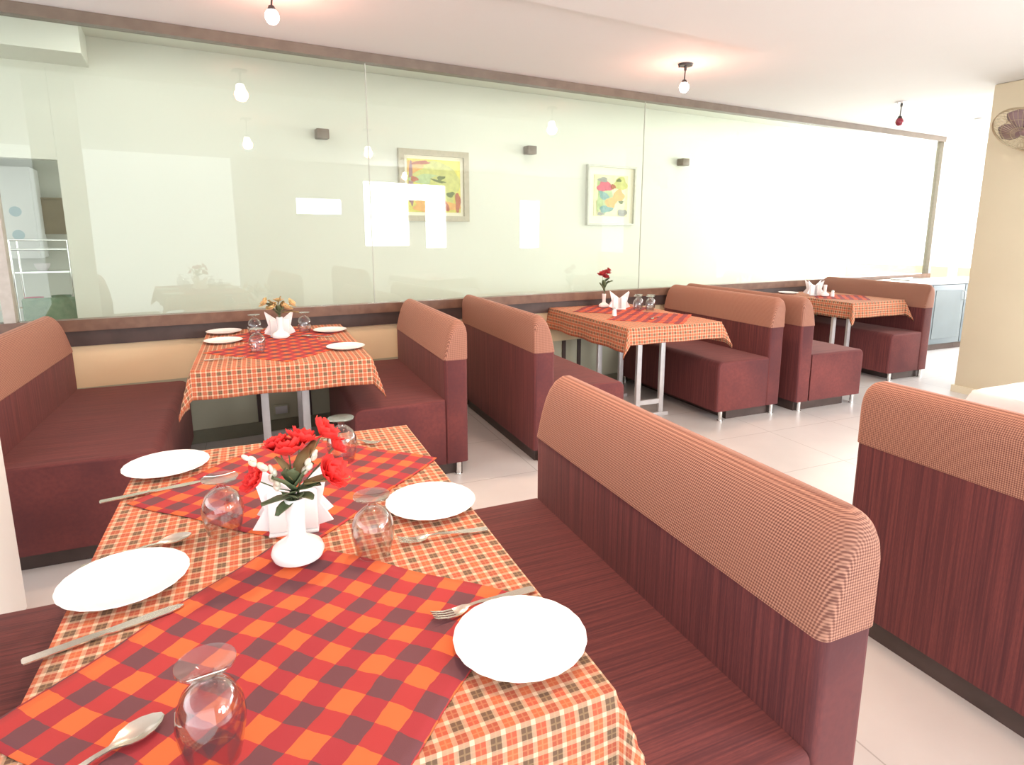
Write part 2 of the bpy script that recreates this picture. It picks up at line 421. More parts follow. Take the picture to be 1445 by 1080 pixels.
bench('dark maroon bench seat in the lower left corner, left of the near table', -.70, -3.42, -2.21, 1, D=.47)

# ------------------------------------------------------------------ tables and cloths
def table(label, x0, x1, y0, y1, posts, off=0, pcat='dining table', group='steel framed dining tables'):
    cx, cy = (x0 + x1) / 2, (y0 + y1) / 2; W, L = (x1 - x0) / 2, (y1 - y0) / 2
    t = thing('dining_table', label, 'table', (cx, cy, 0), 0, group)
    bm = B(); box(bm, -W + .006, W - .006, -L + .006, L - .006, .722, .7445); bevel(bm, .006, 2); obj('tabletop', bm, BROWNB, t)
    for py in posts:
        yl = py - cy
        for px in (off - .105, off + .105):
            bm = B(); box(bm, px - .02, px + .02, yl - .014, yl + .014, .030, .7215); bevel(bm, .003, 2); obj('leg', bm, STEEL, t)
        bm = B(); box(bm, off - .0848, off + .0848, yl - .012, yl + .012, .10, .135); obj('crossbar', bm, STEEL, t)
        bm = B(); box(bm, off - .17, off + .17, yl - .022, yl + .022, .0, .0295); bevel(bm, .004, 2); obj('foot', bm, STEEL, t)
    return t
def cloth(label, x0, x1, y0, y1, drops, m, z=.75, seed=0, cat='tablecloth', uvo=(0, 0), rip=.10):
    """a cloth lying on the table and hanging over each edge by drops = (left, right, near, far)"""
    rnd = random.Random(seed); dl, dr, dn, df = drops
    def axis(a, b, da, db, nin):
        p = []
        if da > 0: p += [a - da * (1 - i / 8) for i in range(8)]
        p += [a + (b - a) * i / nin for i in range(nin + 1)]
        if db > 0: p += [b + db * (i + 1) / 8 for i in range(8)]
        return p
    us = axis(x0, x1, dl, dr, 22); vs = axis(y0, y1, dn, df, 30)
    bm = B(); uvl = bm.loops.layers.uv.new('UVMap'); grid = {}; ph = rnd.random() * 6
    for i, u in enumerate(us):
        for j, v in enumerate(vs):
            du = u - x1 if u > x1 else (u - x0 if u < x0 else 0); dv = v - y1 if v > y1 else (v - y0 if v < y0 else 0)
            r = math.hypot(du, dv); X = min(max(u, x0), x1); Y = min(max(v, y0), y1); Z = z
            if r > 1e-6:
                nx, ny = du / r, dv / r; s = (X * 1.0 + Y) if (du == 0 or dv == 0) else 0
                fold = .5 + .5 * math.sin(s * 17 + ph)
                corner = min(abs(du), abs(dv)) / max(abs(du), abs(dv), 1e-6)
                off = .007 * (1 - math.exp(-r * 60)) + r * (rip * fold + .34 * corner)
                X += nx * off; Y += ny * off
                Z = z - r * math.sqrt(max(0, 1 - (.10 * fold) ** 2)) + .006 * (math.exp(-r * 90) - 0) * 0
            else:
                Z += 0.0008 * math.sin(u * 31 + ph) * math.sin(v * 23)
            grid[i, j] = (bm.verts.new((X, Y, Z)), (u, v))
    for i in range(len(us) - 1):
        for j in range(len(vs) - 1):
            q = [grid[i, j], grid[i + 1, j], grid[i + 1, j + 1], grid[i, j + 1]]
            f = bm.faces.new([a[0] for a in q])
            for lp, a in zip(f.loops, q): lp[uvl].uv = (a[1][0] - x0 + uvo[0], a[1][1] - y0 + uvo[1])
    # give the cloth thickness
    o = obj('tablecloth', bm, m, ang=70)
    md = o.modifiers.new('thickness', 'SOLIDIFY'); md.thickness = .0016; md.offset = 0
    return tag(o, label, cat)
def square_mat(label, cx, cy, h, z, group, clip=None, m=None, rot=PI / 4, uvp=(0, 0)):
    """square checked cloth turned on its corner; h = half diagonal; clip = (y_min, y_max)"""
    s = h / math.sqrt(2); n = 28; bm = B(); uvl = bm.loops.layers.uv.new('UVMap'); g = {}
    c, sn = math.cos(rot), math.sin(rot)
    for i in range(n + 1):
        for j in range(n + 1):
            a, b = -s + 2 * s * i / n, -s + 2 * s * j / n
            a2 = a + .003 * math.sin(b * 25); b2 = b + .003 * math.sin(a * 22 + 1)
            x, y = c * a2 - sn * b2, sn * a2 + c * b2; yy = cy + y; zz = z + .0007 * math.sin(9 * a + 5) * math.sin(13 * b) + .0008
            if clip: yy = min(max(yy, clip[0]), clip[1])
            g[i, j] = (bm.verts.new((cx + x, yy, zz)), (a + uvp[0], b + uvp[1]))
    for i in range(n):
        for j in range(n):
            q = [g[i, j], g[i + 1, j], g[i + 1, j + 1], g[i, j + 1]]
            try: f = bm.faces.new([v[0] for v in q])
            except ValueError: continue
            for lp, v in zip(f.loops, q): lp[uvl].uv = v[1]
    o = obj('overlay_cloth', bm, m or CHECK, ang=70)
    md = o.modifiers.new('thickness', 'SOLIDIFY'); md.thickness = .0012; md.offset = 1
    return tag(o, label, 'table mat', group)

TT = .7508
# foreground table
T1 = (-.262, .500, -3.345, -2.035)
table('foreground dining table laid for four with a red flower vase', *T1, (-3.05, -2.35))
cloth('plaid tablecloth in orange, olive and cream on the foreground table', *T1, (.14, .14, .17, .14), PLAID, seed=1, uvo=(.012, .004))
GM = 'red and orange checked overlay cloths'
square_mat('big red and orange checked cloth nearest the camera, on the foreground table', .085, -3.085, .385, TT, GM, uvp=(.012, .02))
square_mat('checked red cloth under the flower vase, far half of the foreground table', .135, -2.375, .378, TT + .0012, GM, uvp=(.0, .01))
# window table with four plates
T2 = (-.235, .588, -.86, .385)
table('dining table below the glass partition between the far left bench and the sandy-topped bench', *T2, (-.45, .05))
cloth('plaid tablecloth on the window table with four plates, corners hanging low', *T2, (.18, .16, .135, 0), PLAID, seed=2, uvo=(.0, .01), rip=.16)
square_mat('checked red cloth on the near half of the window table with four plates', .19, -.42, .40, TT, GM)
square_mat('checked red cloth on the wall side of the window table with four plates', .19, .02, .37, TT + .0012, GM, clip=(-1, .37))
# middle table
T3 = (2.345, 3.14, -.565, .66)
table('middle dining table with the row of upturned glasses and a tall bud vase', *T3, (-.27, .3))
cloth('plaid tablecloth with fine squares on the middle table by the glass', *T3, (.17, .15, .115, 0), PLAID, seed=3, rip=.14)
square_mat('checked red cloth at the front corner of the middle table', 2.80, -.17, .39, TT, GM)
square_mat('checked red cloth behind the bud vase on the middle table', 2.76, .33, .36, TT + .0012, GM, clip=(-1, .63))
# farthest table
T4 = (5.09, 5.80, -.10, .90)
table('farthest dining table near the grey cabinets, in front of the last bench', *T4, (.15, .6), -.175)
cloth('orange plaid tablecloth on the farthest table', *T4, (.15, .15, .14, 0), PLAID, seed=4, rip=.14)
square_mat('checked red cloth on the farthest table', 5.45, .33, .34, TT, GM)
# right edge table
T5 = (2.76, 3.5, -3.75, -2.50)
table('dining table at the right edge under a white cloth', *T5, (-3.4, -2.85))
cloth('white tablecloth on the table at the right edge of the picture', *T5, (.08, .15, .15, .12), WCLOTH, seed=5)

# ------------------------------------------------------------------ crockery, glasses, cutlery
def plate_mesh(R=.105):
    bm = B()
    mod = lambda t, r: 1 + (.005 * math.cos(22 * t) if r > R * .9 else 0)
    lathe(bm, [(0, .0030), (R * .60, .0032), (R * .68, .0050), (R * .93, .0140), (R * .985, .0158), (R, .0150), (R * .985, .0135), (R * .7, .0028), (R * .62, 0), (0, 0)], 88, mod)
    return bm
PL = tag(obj('dinner_plate', plate_mesh(), CERAMIC), 'white dinner plate at the near right of the foreground table', 'plate', 'white dinner plates')
PL.location = (.415, -3.200, TT + .0012)
def cp(src, loc, rz, label, sc=1):
    o = dup(src, loc, rz, label); o.scale = (sc,) * 3; return o
for (x, y), l, z in (((-.185, -2.76), 'white dinner plate on the left side of the foreground table, in front of the spoon', 0),
                  ((-.185, -2.155), 'white dinner plate at the far left corner of the foreground table', 0),
                  ((.415, -2.665), 'white dinner plate right of the flower vase on the foreground table', 0),
                  ((-.135, .25), 'white plate nearest the wall on the left side of the window table', .0012),
                  ((-.125, -.10), 'white plate on the left side of the window table, nearer the camera', 0),
                  ((.485, .06), 'white plate on the right side of the window table, nearer the wall', .0012),
                  ((.500, -.56), 'white plate at the near right corner of the window table', 0),
                  ((5.22, .78), 'white plate on the farthest table by the wall', 0)):
    cp(PL, (x, y, TT + .0014 + z), random.random() * 6, l, 1.0 if y < -2 else .98)

def goblet_mesh(s=1.0):
    bm = B()   # stands upside down on its rim, foot on top
    prof = [(.0335, 0), (.0380, .018), (.0425, .040), (.0440, .055), (.0415, .074), (.0335, .092), (.020, .104), (.0105, .109),
            (.0085, .114), (.0095, .120), (.018, .1235), (.031, .1275), (.0375, .1295), (.0375, .1325), (.020, .1305), (0, .1300)]
    inner = [(0, .1055), (.012, .1035), (.029, .0925), (.0395, .073), (.0418, .055), (.0403, .040), (.0358, .018), (.0320, 0), (.0335, 0)]
    lathe(bm, prof[::-1], 40); lathe(bm, inner, 40)
    bmesh.ops.remove_doubles(bm, verts=bm.verts, dist=1e-5)
    return bm
GB = tag(obj('goblet', goblet_mesh(), GOBLET), 'clear glass goblet turned upside down nearest the camera', 'glass', 'upturned glass goblets')
GZ = TT + .0026
GB.location = (-.014, -3.245, GZ); GB.scale = (.9, .9, 1.0)
for (x, y), l, s in (((.252, -2.835), 'upturned clear goblet right of the flower vase, by the fork', .95),
                     ((-.026, -2.62), 'upturned clear goblet left of the flower vase on the foreground table', .95),
                     ((.262, -2.29), 'upturned clear goblet at the far side of the foreground table behind the red flowers', .95),
                     ((.045, .10), 'upturned goblet beside the wall-side left plate on the window table', .95),
                     ((.055, -.50), 'upturned goblet at the front of the window table', .95),
                     ((.335, .10), 'upturned goblet right of the peach flowers on the window table', .95),
                     ((2.93, .20), 'leftmost of the four goblets standing in a row on the middle table', .9),
                     ((3.01, .14), 'second from the left of the four goblets in a row on the middle table', .9),
                     ((3.00, .29), 'third goblet, back of the row on the middle table', .9),
                     ((3.08, .23), 'rightmost of the four goblets standing in a row on the middle table', .9)):
    cp(GB, (x, y, GZ + .0003), 0, l, s)

def strip(bm, stations, thick=.0018, nseg=6, cup=0):
    """stations: (x, halfwidth, z, cupdepth)"""
    top, bot = [], []
    for x, hw, z, cd in stations:
        rt, rb = [], []
        for k in range(nseg + 1):
            u = -1 + 2 * k / nseg; zz = z - cd * (1 - u * u)
            rt.append(bm.verts.new((x, u * hw, zz + thick / 2))); rb.append(bm.verts.new((x, u * hw, zz - thick / 2)))
        top.append(rt); bot.append(rb)
    for i in range(len(stations) - 1):
        for k in range(nseg):
            bm.faces.new((top[i][k], top[i][k + 1], top[i + 1][k + 1], top[i + 1][k])); bm.faces.new((bot[i][k], bot[i + 1][k], bot[i + 1][k + 1], bot[i][k + 1]))
        bm.faces.new((top[i][0], top[i + 1][0], bot[i + 1][0], bot[i][0])); bm.faces.new((top[i][-1], bot[i][-1], bot[i + 1][-1], top[i + 1][-1]))
    for i in (0, -1):
        for k in range(nseg): bm.faces.new((top[i][k], bot[i][k], bot[i][k + 1], top[i][k + 1]))
HANDLE = [(-.10, .0045, .002, 0), (-.098, .0085, .002, 0), (-.07, .0095, .0025, 0), (-.02, .0055, .006, 0), (.01, .0038, .009, 0), (.028, .004, .008, 0)]
def spoon():
    bm = B(); strip(bm, HANDLE + [(.036, .009, .0085, .002), (.045, .0165, .009, .005), (.058, .0205, .0095, .0075), (.072, .0185, .0098, .007), (.084, .012, .0100, .004), (.091, .004, .0105, .0005)], nseg=8)
    t = thing('spoon', '', 'spoon'); obj('handle', bm, CUTL, t); return t
def spoon_mesh():
    bm = B(); strip(bm, HANDLE + [(.036, .009, .0085, .002), (.045, .0165, .009, .005), (.058, .0205, .0095, .0075), (.072, .0185, .0098, .007), (.084, .012, .0100, .004), (.091, .004, .0105, .0005)], nseg=8); return bm
def fork_mesh():
    bm = B(); strip(bm, HANDLE + [(.036, .010, .006, .001), (.046, .0122, .0035, .0015), (.054, .0124, .003, .0012)], nseg=6)
    for k in range(4):
        y = -.0099 + .0066 * k
        b2 = len(bm.verts); strip(bm, [(.0535, .0022, .0030, 0), (.070, .0021, .0042, 0), (.086, .0018, .0085, 0), (.093, .0008, .0115, 0)], .0016, 2)
        bm.verts.ensure_lookup_table()
        for v in bm.verts[b2:]: v.co.y += y
    return bm
def knife_mesh():
    bm = B(); strip(bm, [(-.11, .005, .003, 0), (-.108, .0088, .003, 0), (-.03, .0085, .003, 0), (-.005, .0060, .003, 0), (.005, .0085, .0022, 0), (.06, .0105, .0018, 0), (.085, .010, .0018, 0), (.10, .0065, .0018, 0), (.108, .001, .0018, 0)], .0022, 4); return bm
protos = {}
def cutlery(kind, tip, tail, label):
    """tip and tail on the cloth; the piece lies between them"""
    if kind not in protos:
        o = obj(kind, {'spoon': spoon_mesh, 'fork': fork_mesh, 'table_knife': knife_mesh}[kind](), CUTL, ang=60); protos[kind] = o
    else:
        o = protos[kind].copy(); C.objects.link(o)
    tag(o, label, kind.split('_')[-1], 'steel cutlery on the tables')
    a = math.atan2(tip[1] - tail[1], tip[0] - tail[0]); T = Vector((tip[0], tip[1], 0))
    c = T - Vector((math.cos(a), math.sin(a), 0)) * (.108 if kind == 'table_knife' else .092)
    o.location = (c.x, c.y, TT + .0030); o.rotation_euler = (0, 0, a)
cutlery('spoon', (-.078, -3.155), (-.157, -3.205), 'steel spoon at the bottom edge, left of the nearest upturned goblet')
cutlery('spoon', (-.088, -2.618), (-.265, -2.668), 'steel spoon behind the left plate, bowl pointing to the flower vase')
cutlery('table_knife', (-.080, -2.880), (-.277, -2.945), 'steel table knife in front of the left plate')
cutlery('table_knife', (-.09, -2.300), (-.257, -2.335), 'steel table knife in front of the far left plate')
cutlery('fork', (.305, -2.818), (.499, -2.832), 'steel fork in front of the plate right of the vase')
cutlery('fork', (.303, -3.094), (.489, -3.078), 'steel fork tucked behind the near right plate, tines on the checked cloth')
cutlery('fork', (.39, -2.200), (.27, -2.12), 'steel fork at the far end of the foreground table by the upturned goblet')
cutlery('fork', (-.0, -.66), (-.16, -.64), 'steel fork at the front of the window table')
cutlery('spoon', (.30, -.10), (.46, -.16), 'steel spoon beside the right plates of the window table')
cutlery('fork', (2.70, -.30), (2.85, -.20), 'steel fork on the front checked cloth of the middle table')

# ------------------------------------------------------------------ vases, napkins, flowers
def vase_mesh():
    bm = B(); lathe(bm, [(0, 0), (.032, 0), (.046, .007), (.050, .018), (.046, .029), (.033, .038), (.021, .044), (.0165, .053), (.0165, .075), (.018, .100), (.0195, .128), (.0175, .129), (.015, .10), (.013, .05), (0, .045)], 36); return bm
V = tag(obj('bud_vase', vase_mesh(), CERAMIC), 'white ceramic bud vase with round foot on the foreground table', 'vase', 'white bud vases')
VZ = TT + .003
V.location = (.112, -2.795, VZ)
for (x, y), l, s in (((.185, -.10), 'white bud vase with round foot on the window table', 1.0), ((2.77, .47), 'white bud vase behind the napkins on the middle table', .9),
                     ((5.33, .42), 'white bud vase on the farthest table', .9)):
    cp(V, (x, y, VZ + .0003), 0, l, s)

def sheet(bm, pts, M, th=.0035):
    prism(bm, pts, -th / 2, th / 2, M)
def napkins(label, x, y, rz, s=1.0):
    t = thing('napkin_holder', label, 'napkin holder', (x, y, VZ), rz, 'white holders with fanned paper napkins')
    t.scale = (s,) * 3
    # holder: two upright white slabs on a low base
    bm = B(); box(bm, -.050, .050, -.018, .018, 0, .006); bevel(bm, .002, 2); obj('base', bm, CERAMIC, t)
    for sx in (-1, 1):
        bm = B(); box(bm, sx * .031 - .0185, sx * .031 + .0185, -.013, .003, .0062, .095); bevel(bm, .004, 3); obj('upright', bm, CERAMIC, t)
    for k, a in enumerate((.42, -.42)):
        bm = B(); M = Matrix.Translation((0, .022 + .004 * k, .0062)) @ Matrix.Rotation(a, 4, 'Z') @ Matrix.Rotation(PI / 2, 4, 'X')
        sheet(bm, [(-.088, .015), (-.050, .000), (.050, .000), (.088, .015), (.062, .052), (.080, .128), (.030, .094), (0, .075), (-.030, .094), (-.080, .128), (-.062, .052)], M)
        bmesh.ops.translate(bm, verts=bm.verts, vec=(0, 0, 0)); obj('folded_napkin', bm, PAPER, t)
    return t
napkins('white napkin holder with fanned napkins behind the red flowers, foreground table', .112, -2.675, -.12)
napkins('white napkin holder with fanned napkins under the peach flowers, window table', .185, -.02, 0, 1.1)
napkins('white napkin holder with fanned napkins left of the goblets, middle table', 2.83, .32, -.5, 1.1)
napkins('white napkin holder with fanned napkins on the farthest table', 5.31, .52, -.4, 1.15)

def petal(bm, base, direction, up, length, width, curl, rnd):
    d = direction.normalized(); side = d.cross(up).normalized(); n = side.cross(d).normalized(); g = []
    for i in range(5):
        t = i / 4; wdt = width * math.sin(PI * (.12 + .76 * t)) ; row = []
        for j in range(4):
            u = -1 + 2 * j / 3
            p = base + d * length * t + side * wdt * u * .5 + n * (curl * length * t * t + .10 * length * u * u + rnd.uniform(-.05, .05) * length * t)
            row.append(bm.verts.new(p))
        g.append(row)
    for i in range(4):
        for j in range(3): bm.faces.new((g[i][j], g[i][j + 1], g[i + 1][j + 1], g[i + 1][j]))
def thicken(o, th=.0008):
    md = o.modifiers.new('thickness', 'SOLIDIFY'); md.thickness = th; md.offset = 0
def blossom(c, axis, R, m, parent, seed):
    rnd = random.Random(seed); bm = B(); axis = Vector(axis).normalized(); a = axis.orthogonal().normalized(); b = axis.cross(a); c = Vector(c)
    for lay, (n, tilt, ln) in enumerate(((7, .25, 1.0), (6, .65, .85), (5, 1.1, .62), (4, 1.4, .45))):
        for k in range(n):
            t = 2 * PI * k / n + lay * .5 + rnd.uniform(-.15, .15)
            d = (math.cos(t) * a + math.sin(t) * b) * math.cos(tilt) + axis * math.sin(tilt)
            petal(bm, c, d, axis, R * ln * rnd.uniform(.85, 1.15), R * .85, .25, rnd)
    o = obj('blossom', bm, m, parent, ang=80); thicken(o); return o
def leaf(c, d, ln, wd, m, parent, seed):
    rnd = random.Random(seed); bm = B(); petal(bm, Vector(c), Vector(d), Vector((0, 0, 1)), ln, wd, -.25, rnd)
    o = obj('leaf', bm, m, parent, ang=80); thicken(o); return o
def spray(label, loc, stems, leaves, buds, pm, s=1.0):
    t = thing('artificial_flower_spray', label, 'flowers', loc, 0, 'artificial flower sprays in bud vases'); t.scale = (s,) * 3
    for i, (p, R) in enumerate(stems):
        p = Vector(p); bm = B(); tube(bm, [(0, 0, -.05), (p.x * .12, p.y * .12, .015), (p.x * .5, p.y * .5, p.z * .55), p], .0014, 6); obj('stem', bm, GREENM, t)
        blossom(p, (p.x * 1.2, p.y * 1.2 - .02, .06), R * 1.15, pm, t, i + len(label))
    for i, (p, d, ln, wd, mm) in enumerate(leaves): leaf(p, d, ln, wd * 1.35, mm, t, i)
    for p, d in buds:
        p = Vector(p); d = Vector(d).normalized(); bm = B(); M = d.to_track_quat('Z', 'Y').to_matrix()
        for k in range(5):
            ellipsoid(bm, p + d * (.010 * k) + Vector((.004 * math.sin(k * 2.4), .003 * math.cos(k * 2.4), 0)), .008 - .0006 * k, .007 - .0006 * k, .009, M, 10)
        obj('bud', bm, BUD, t)
    return t
G, O_ = GREENM, OLIVE
LV = [((0, 0, .0), (-.9, -.2, .15), .060, .018, G), ((0, 0, -.004), (-.75, -.7, -.1), .048, .020, G), ((0, -.005, .002), (.5, -.7, .35), .052, .024, G),
      ((0, 0, .01), (-.5, -.3, .9), .060, .026, G), ((0, 0, .012), (.4, -.1, .9), .066, .026, G), ((.0, 0, .02), (-.1, -.4, 1), .060, .024, G),
      ((.01, 0, .03), (.2, .2, 1), .065, .026, O_), ((0, .0, .03), (-.35, .1, 1), .060, .028, O_), ((.02, 0, .02), (1, 0, .22), .085, .026, O_),
      ((0, 0, .01), (.9, -.2, .45), .050, .024, G), ((-.01, 0, .04), (.1, -.6, .8), .045, .02, G), ((.02, .01, .06), (.4, .2, .9), .05, .024, O_),
      ((.0, .0, .0), (.15, -.9, .6), .040, .022, G), ((-.005, 0, .005), (-.3, -.8, .7), .045, .022, G)]
spray('red artificial flowers with silver buds in the vase on the foreground table', (.112, -2.795, VZ + .129),
      [((-.060, -.005, .045), .028), ((-.004, .02, .080), .040), ((.018, .03, .098), .033), ((.058, .03, .108), .033), ((.060, -.01, .035), .040), ((.080, .03, .078), .025), ((-.022, .03, .095), .026)],
      LV, [((-.030, -.01, .030), (-.2, 0, 1)), ((.022, -.012, .055), (.5, -.1, .9)), ((-.050, -.022, .075), (-.6, -.1, .6))], RED)
spray('peach and olive artificial flowers in the vase on the window table', (.185, -.10, VZ + .129),
      [((-.03, 0, .05), .035), ((.03, .01, .045), .036), ((.06, 0, .07), .028), ((-.065, .0, .08), .030), ((.0, .02, .085), .026)],
      LV[3:9] + [((-.02, 0, .06), (-1, 0, .6), .06, .03, G), ((.0, 0, .07), (.1, 0, 1), .05, .03, O_), ((0, 0, .05), (-.6, 0, .8), .07, .03, O_)], [], PEACH, 1.05)
spray('dark red artificial flowers in the vase on the middle table', (2.77, .47, VZ + .115),
      [((-.02, 0, .16), .036), ((.02, .0, .175), .034), ((.0, -.01, .14), .032), ((.035, 0, .20), .022)],
      [((0, 0, .02), (-.4, 0, 1), .09, .026, G), ((0, 0, .03), (.3, 0, 1), .09, .026, G), ((0, 0, .07), (.8, 0, .6), .09, .024, G), ((0, 0, .05), (-.2, -.2, 1), .08, .03, G), ((0, 0, .09), (.6, 0, .8), .07, .03, G)], [], simple_noise('dark_red_petal', (.45, .03, .03), (.32, .02, .03), 60, .7, .2), 1.0)
# small salt cellar on the middle table and printed motif cloth on the right-edge table
def shaker(label, x, y, s=1):
    t = thing('salt_shaker', label, 'salt shaker', (x, y, VZ), 0)
    bm = B(); lathe(bm, [(0, 0), (.016, 0), (.019, .004), (.016, .04), (.013, .05), (0, .05)], 24); obj('body', bm, CERAMIC, t)
    bm = B(); lathe(bm, [(0, .066), (.007, .064), (.0125, .057), (.0135, .0505), (0, .0505)], 24); obj('cap', bm, CHROME, t)
shaker('small white salt shaker on the front checked cloth of the middle table', 2.57, -.02)
shaker('small white salt shaker beside the vase on the farthest table', 5.37, .36)
bm = B(); lathe(bm, [(0, 0), (.11, 0), (.115, .001), (.11, .002), (0, .002)], 24, lambda t, r: 1 + .2 * math.cos(5 * t))
o = tag(obj('printed_place_mat', bm, PINK), 'pink printed place mat on the white table at the right edge', 'table mat'); o.location = (3.02, -2.72, TT + .0005); o.rotation_euler = (0, 0, .3)

# ------------------------------------------------------------------ lamps
def lamp(label, x, y, zb, lit, group='small ceiling lamps on short rods', ceil=CZ, col=(1, .34, .22), power=6):
    t = thing('ceiling_lamp', label, 'lamp', (x, y, ceil), 0, group); h = ceil - zb
    bm = B(); cyl(bm, (0, 0, -.0005), (0, 0, -.014), .055, .05, 28); cyl(bm, (-.055, 0, -.014), (-.055, 0, -.03), .006, .006, 8); obj('ceiling_plate', bm, BLACK if lit else STEEL, t)
    bm = B(); cyl(bm, (0, 0, -.0145), (0, 0, -.045), .011, .009, 14); cyl(bm, (0, 0, -.045), (-.004, 0, -h + .05), .0045, .0045, 10); obj('rod', bm, BLACK, t)
    bm = B(); cyl(bm, (-.004, 0, -h + .0505), (-.004, 0, -h + .030), .014, .022, 18); obj('socket', bm, BLACK, t)
    bm = B(); ellipsoid(bm, (-.004, 0, -h), .034, .034, .038, None, 20); obj('bulb', bm, BULB if lit else REDMET, t)
    if lit:
        for kind, e, c_, dz in (('POINT', power, col, -.05), ('SPOT', power * 5.5, (1, .74, .52), -.05)):
            l = bpy.data.lights.new('bulb_light', kind); l.energy = e; l.color = c_; l.shadow_soft_size = .05
            if kind == 'SPOT': l.spot_size = 2.7; l.spot_blend = .8
            lo = bpy.data.objects.new('bulb_light', l); C.objects.link(lo); lo.location = (x, y, zb + dz)
lamp('glowing ceiling lamp at the top of the picture above the window table', .245, -.42, 2.455, True)
lamp('glowing ceiling lamp on a thin rod above the middle table', 3.02, -.16, 2.425, True)
lamp('unlit dark red ceiling lamp above the farthest table', 5.655, .048, 2.406, False)
# the second row of lamps hangs behind the picture's top edge and shows in the partition glass
lamp('glowing ceiling lamp of the second row, above the foreground table', .65, -2.36, 2.33, True, ceil=CZ - .035)
lamp('glowing ceiling lamp of the second row, above the right-edge bench', 1.95, -2.30, 2.33, True, ceil=CZ - .035)
lamp('glowing ceiling lamp in the third row near the rear wall', 3.60, -5.0, 2.33, True, ceil=CZ)
bm = B(); cyl(bm, (7.2, .26, CZ - .0005), (7.2, .26, CZ - .014), .06, .05, 24); tag(obj('ceiling_plate', bm, STEEL), 'small bare lamp mount on the ceiling near the fan', 'lamp mount')

# ------------------------------------------------------------------ wall fan on the pillar
t = thing('wall_fan', 'mauve-brown wall fan with brass wire cage on the beige pillar', 'fan', (5.7, -1.12, 2.10))
ax = Vector((-.50, .05, -.62)).normalized(); cc = Vector((-.24, .0, .06)); qa = ax.to_track_quat('Z', 'Y').to_matrix()
def ring(r, off, n=40): return [cc + qa @ Vector((r * math.cos(2 * PI * i / n), r * math.sin(2 * PI * i / n), off)) for i in range(n)]
bm = B(); box(bm, -.03, -.0005, -.05, .05, -.14, .02); bevel(bm, .008, 3); obj('wall_bracket', bm, BLACK, t)
bm = B(); tube(bm, [(-.02, 0, -.08), (-.08, 0, -.10), (-.14, 0, -.03), cc - ax * .10], .014, 10); obj('arm', bm, BLACK, t)
bm = B(); cyl(bm, cc - ax * .13, cc - ax * .02, .05, .06, 24); bevel(bm, .006, 2, lambda c, d: True); obj('motor_housing', bm, FANM, t)
bm = B()
for r, off in ((.225, 0), (.225, .012), (.15, .045), (.08, .058), (.15, -.04), (.08, -.05)): tube(bm, ring(r, off), .0042 if r > .2 else .002, 6, True)
for k in range(36):
    a = 2 * PI * k / 36
    for sgn in (1, -1):
        tube(bm, [cc + qa @ Vector((r * math.cos(a), r * math.sin(a), off * (1 if sgn > 0 else -.8))) for r, off in ((.225, 0), (.19, .03), (.15, .045), (.05, .06))], .0015, 5)
obj('cage', bm, BRASS, t)
for k in range(4):
    bm = B(); g = []
    for i in range(7):
        r = .035 + .165 * i / 6; row = []
        for j in range(5):
            u = (j / 4 - .5); wd = .5 + .75 * math.sin(PI * min(1, .25 + i / 8)); a = k * PI / 2 + u * wd
            row.append(bm.verts.new(cc + qa @ Vector((r * math.cos(a), r * math.sin(a), .025 * u))))
        g.append(row)
    for i in range(6):
        for j in range(4): bm.faces.new((g[i][j], g[i][j + 1], g[i + 1][j + 1], g[i + 1][j]))
    o = obj('blade', bm, FANM, t); thicken(o, .003)
bm = B(); ellipsoid(bm, cc + ax * .03, .032, .032, .02, qa, 16); obj('hub_cap', bm, FANM, t)

# ------------------------------------------------------------------ cabinets by the right end
def cabinet(label, x0, x1):
    y = .56; t = thing('base_cabinet', label, 'cabinet', ((x0 + x1) / 2, y, 0), 0, 'grey cabinets under the worktop'); h = (x1 - x0) / 2
    bm = B(); box(bm, -h + .001, h - .001, .02, .42, .08, .80); obj('carcass', bm, CABM, t, smooth=False)
    bm = B(); box(bm, -h + .001, h - .001, .06, .4, 0, .0795); obj('plinth_or_shade', bm, DARKW, t, smooth=False)
    d = None
    bm = B(); box(bm, -h + .006, h - .006, 0, .0195, .09, .79); bevel(bm, .003, 2)
    d = obj('door', bm, CABM, t)
    bm = B(); box(bm, -h + .06, h - .06, -.006, -.0005, .15, .73); bevel(bm, .003, 1); obj('door_panel', bm, CABM, d)
    bm = B(); tube(bm, [(h - .04, -.001, .60), (h - .04, -.03, .61), (h - .04, -.03, .70), (h - .04, -.001, .71)], .006, 8); obj('handle', bm, CHROME, d)
for x0, l in ((6.05, 'grey-blue cabinet directly behind the last bench'), (6.65, 'grey-blue cabinet just right of the last bench'), (7.25, 'grey-blue cabinet in the middle of the visible run'), (7.85, 'grey-blue cabinet next to the beige pillar in view')):
    cabinet(l, x0, x0 + .6)
bm = B(); box(bm, 6.03, 8.5, .54, .99, .8005, .835); bevel(bm, .005, 2); tag(obj('worktop', bm, STONE), 'white worktop over the grey-blue cabinets at the right', 'worktop')
t = thing('serving_tray', 'flat grey tray on the white worktop', 'tray', (7.2, .8, .8355)); bm = B(); box(bm, -.2, .2, -.12, .12, 0, .008); bevel(bm, .003, 2); obj('base', bm, STEEL, t)
bm = B(); tube(bm, [(-.2, -.12, .014), (.2, -.12, .014), (.2, .12, .014), (-.2, .12, .014)], .006, 8, True); obj('rim', bm, STEEL, t)
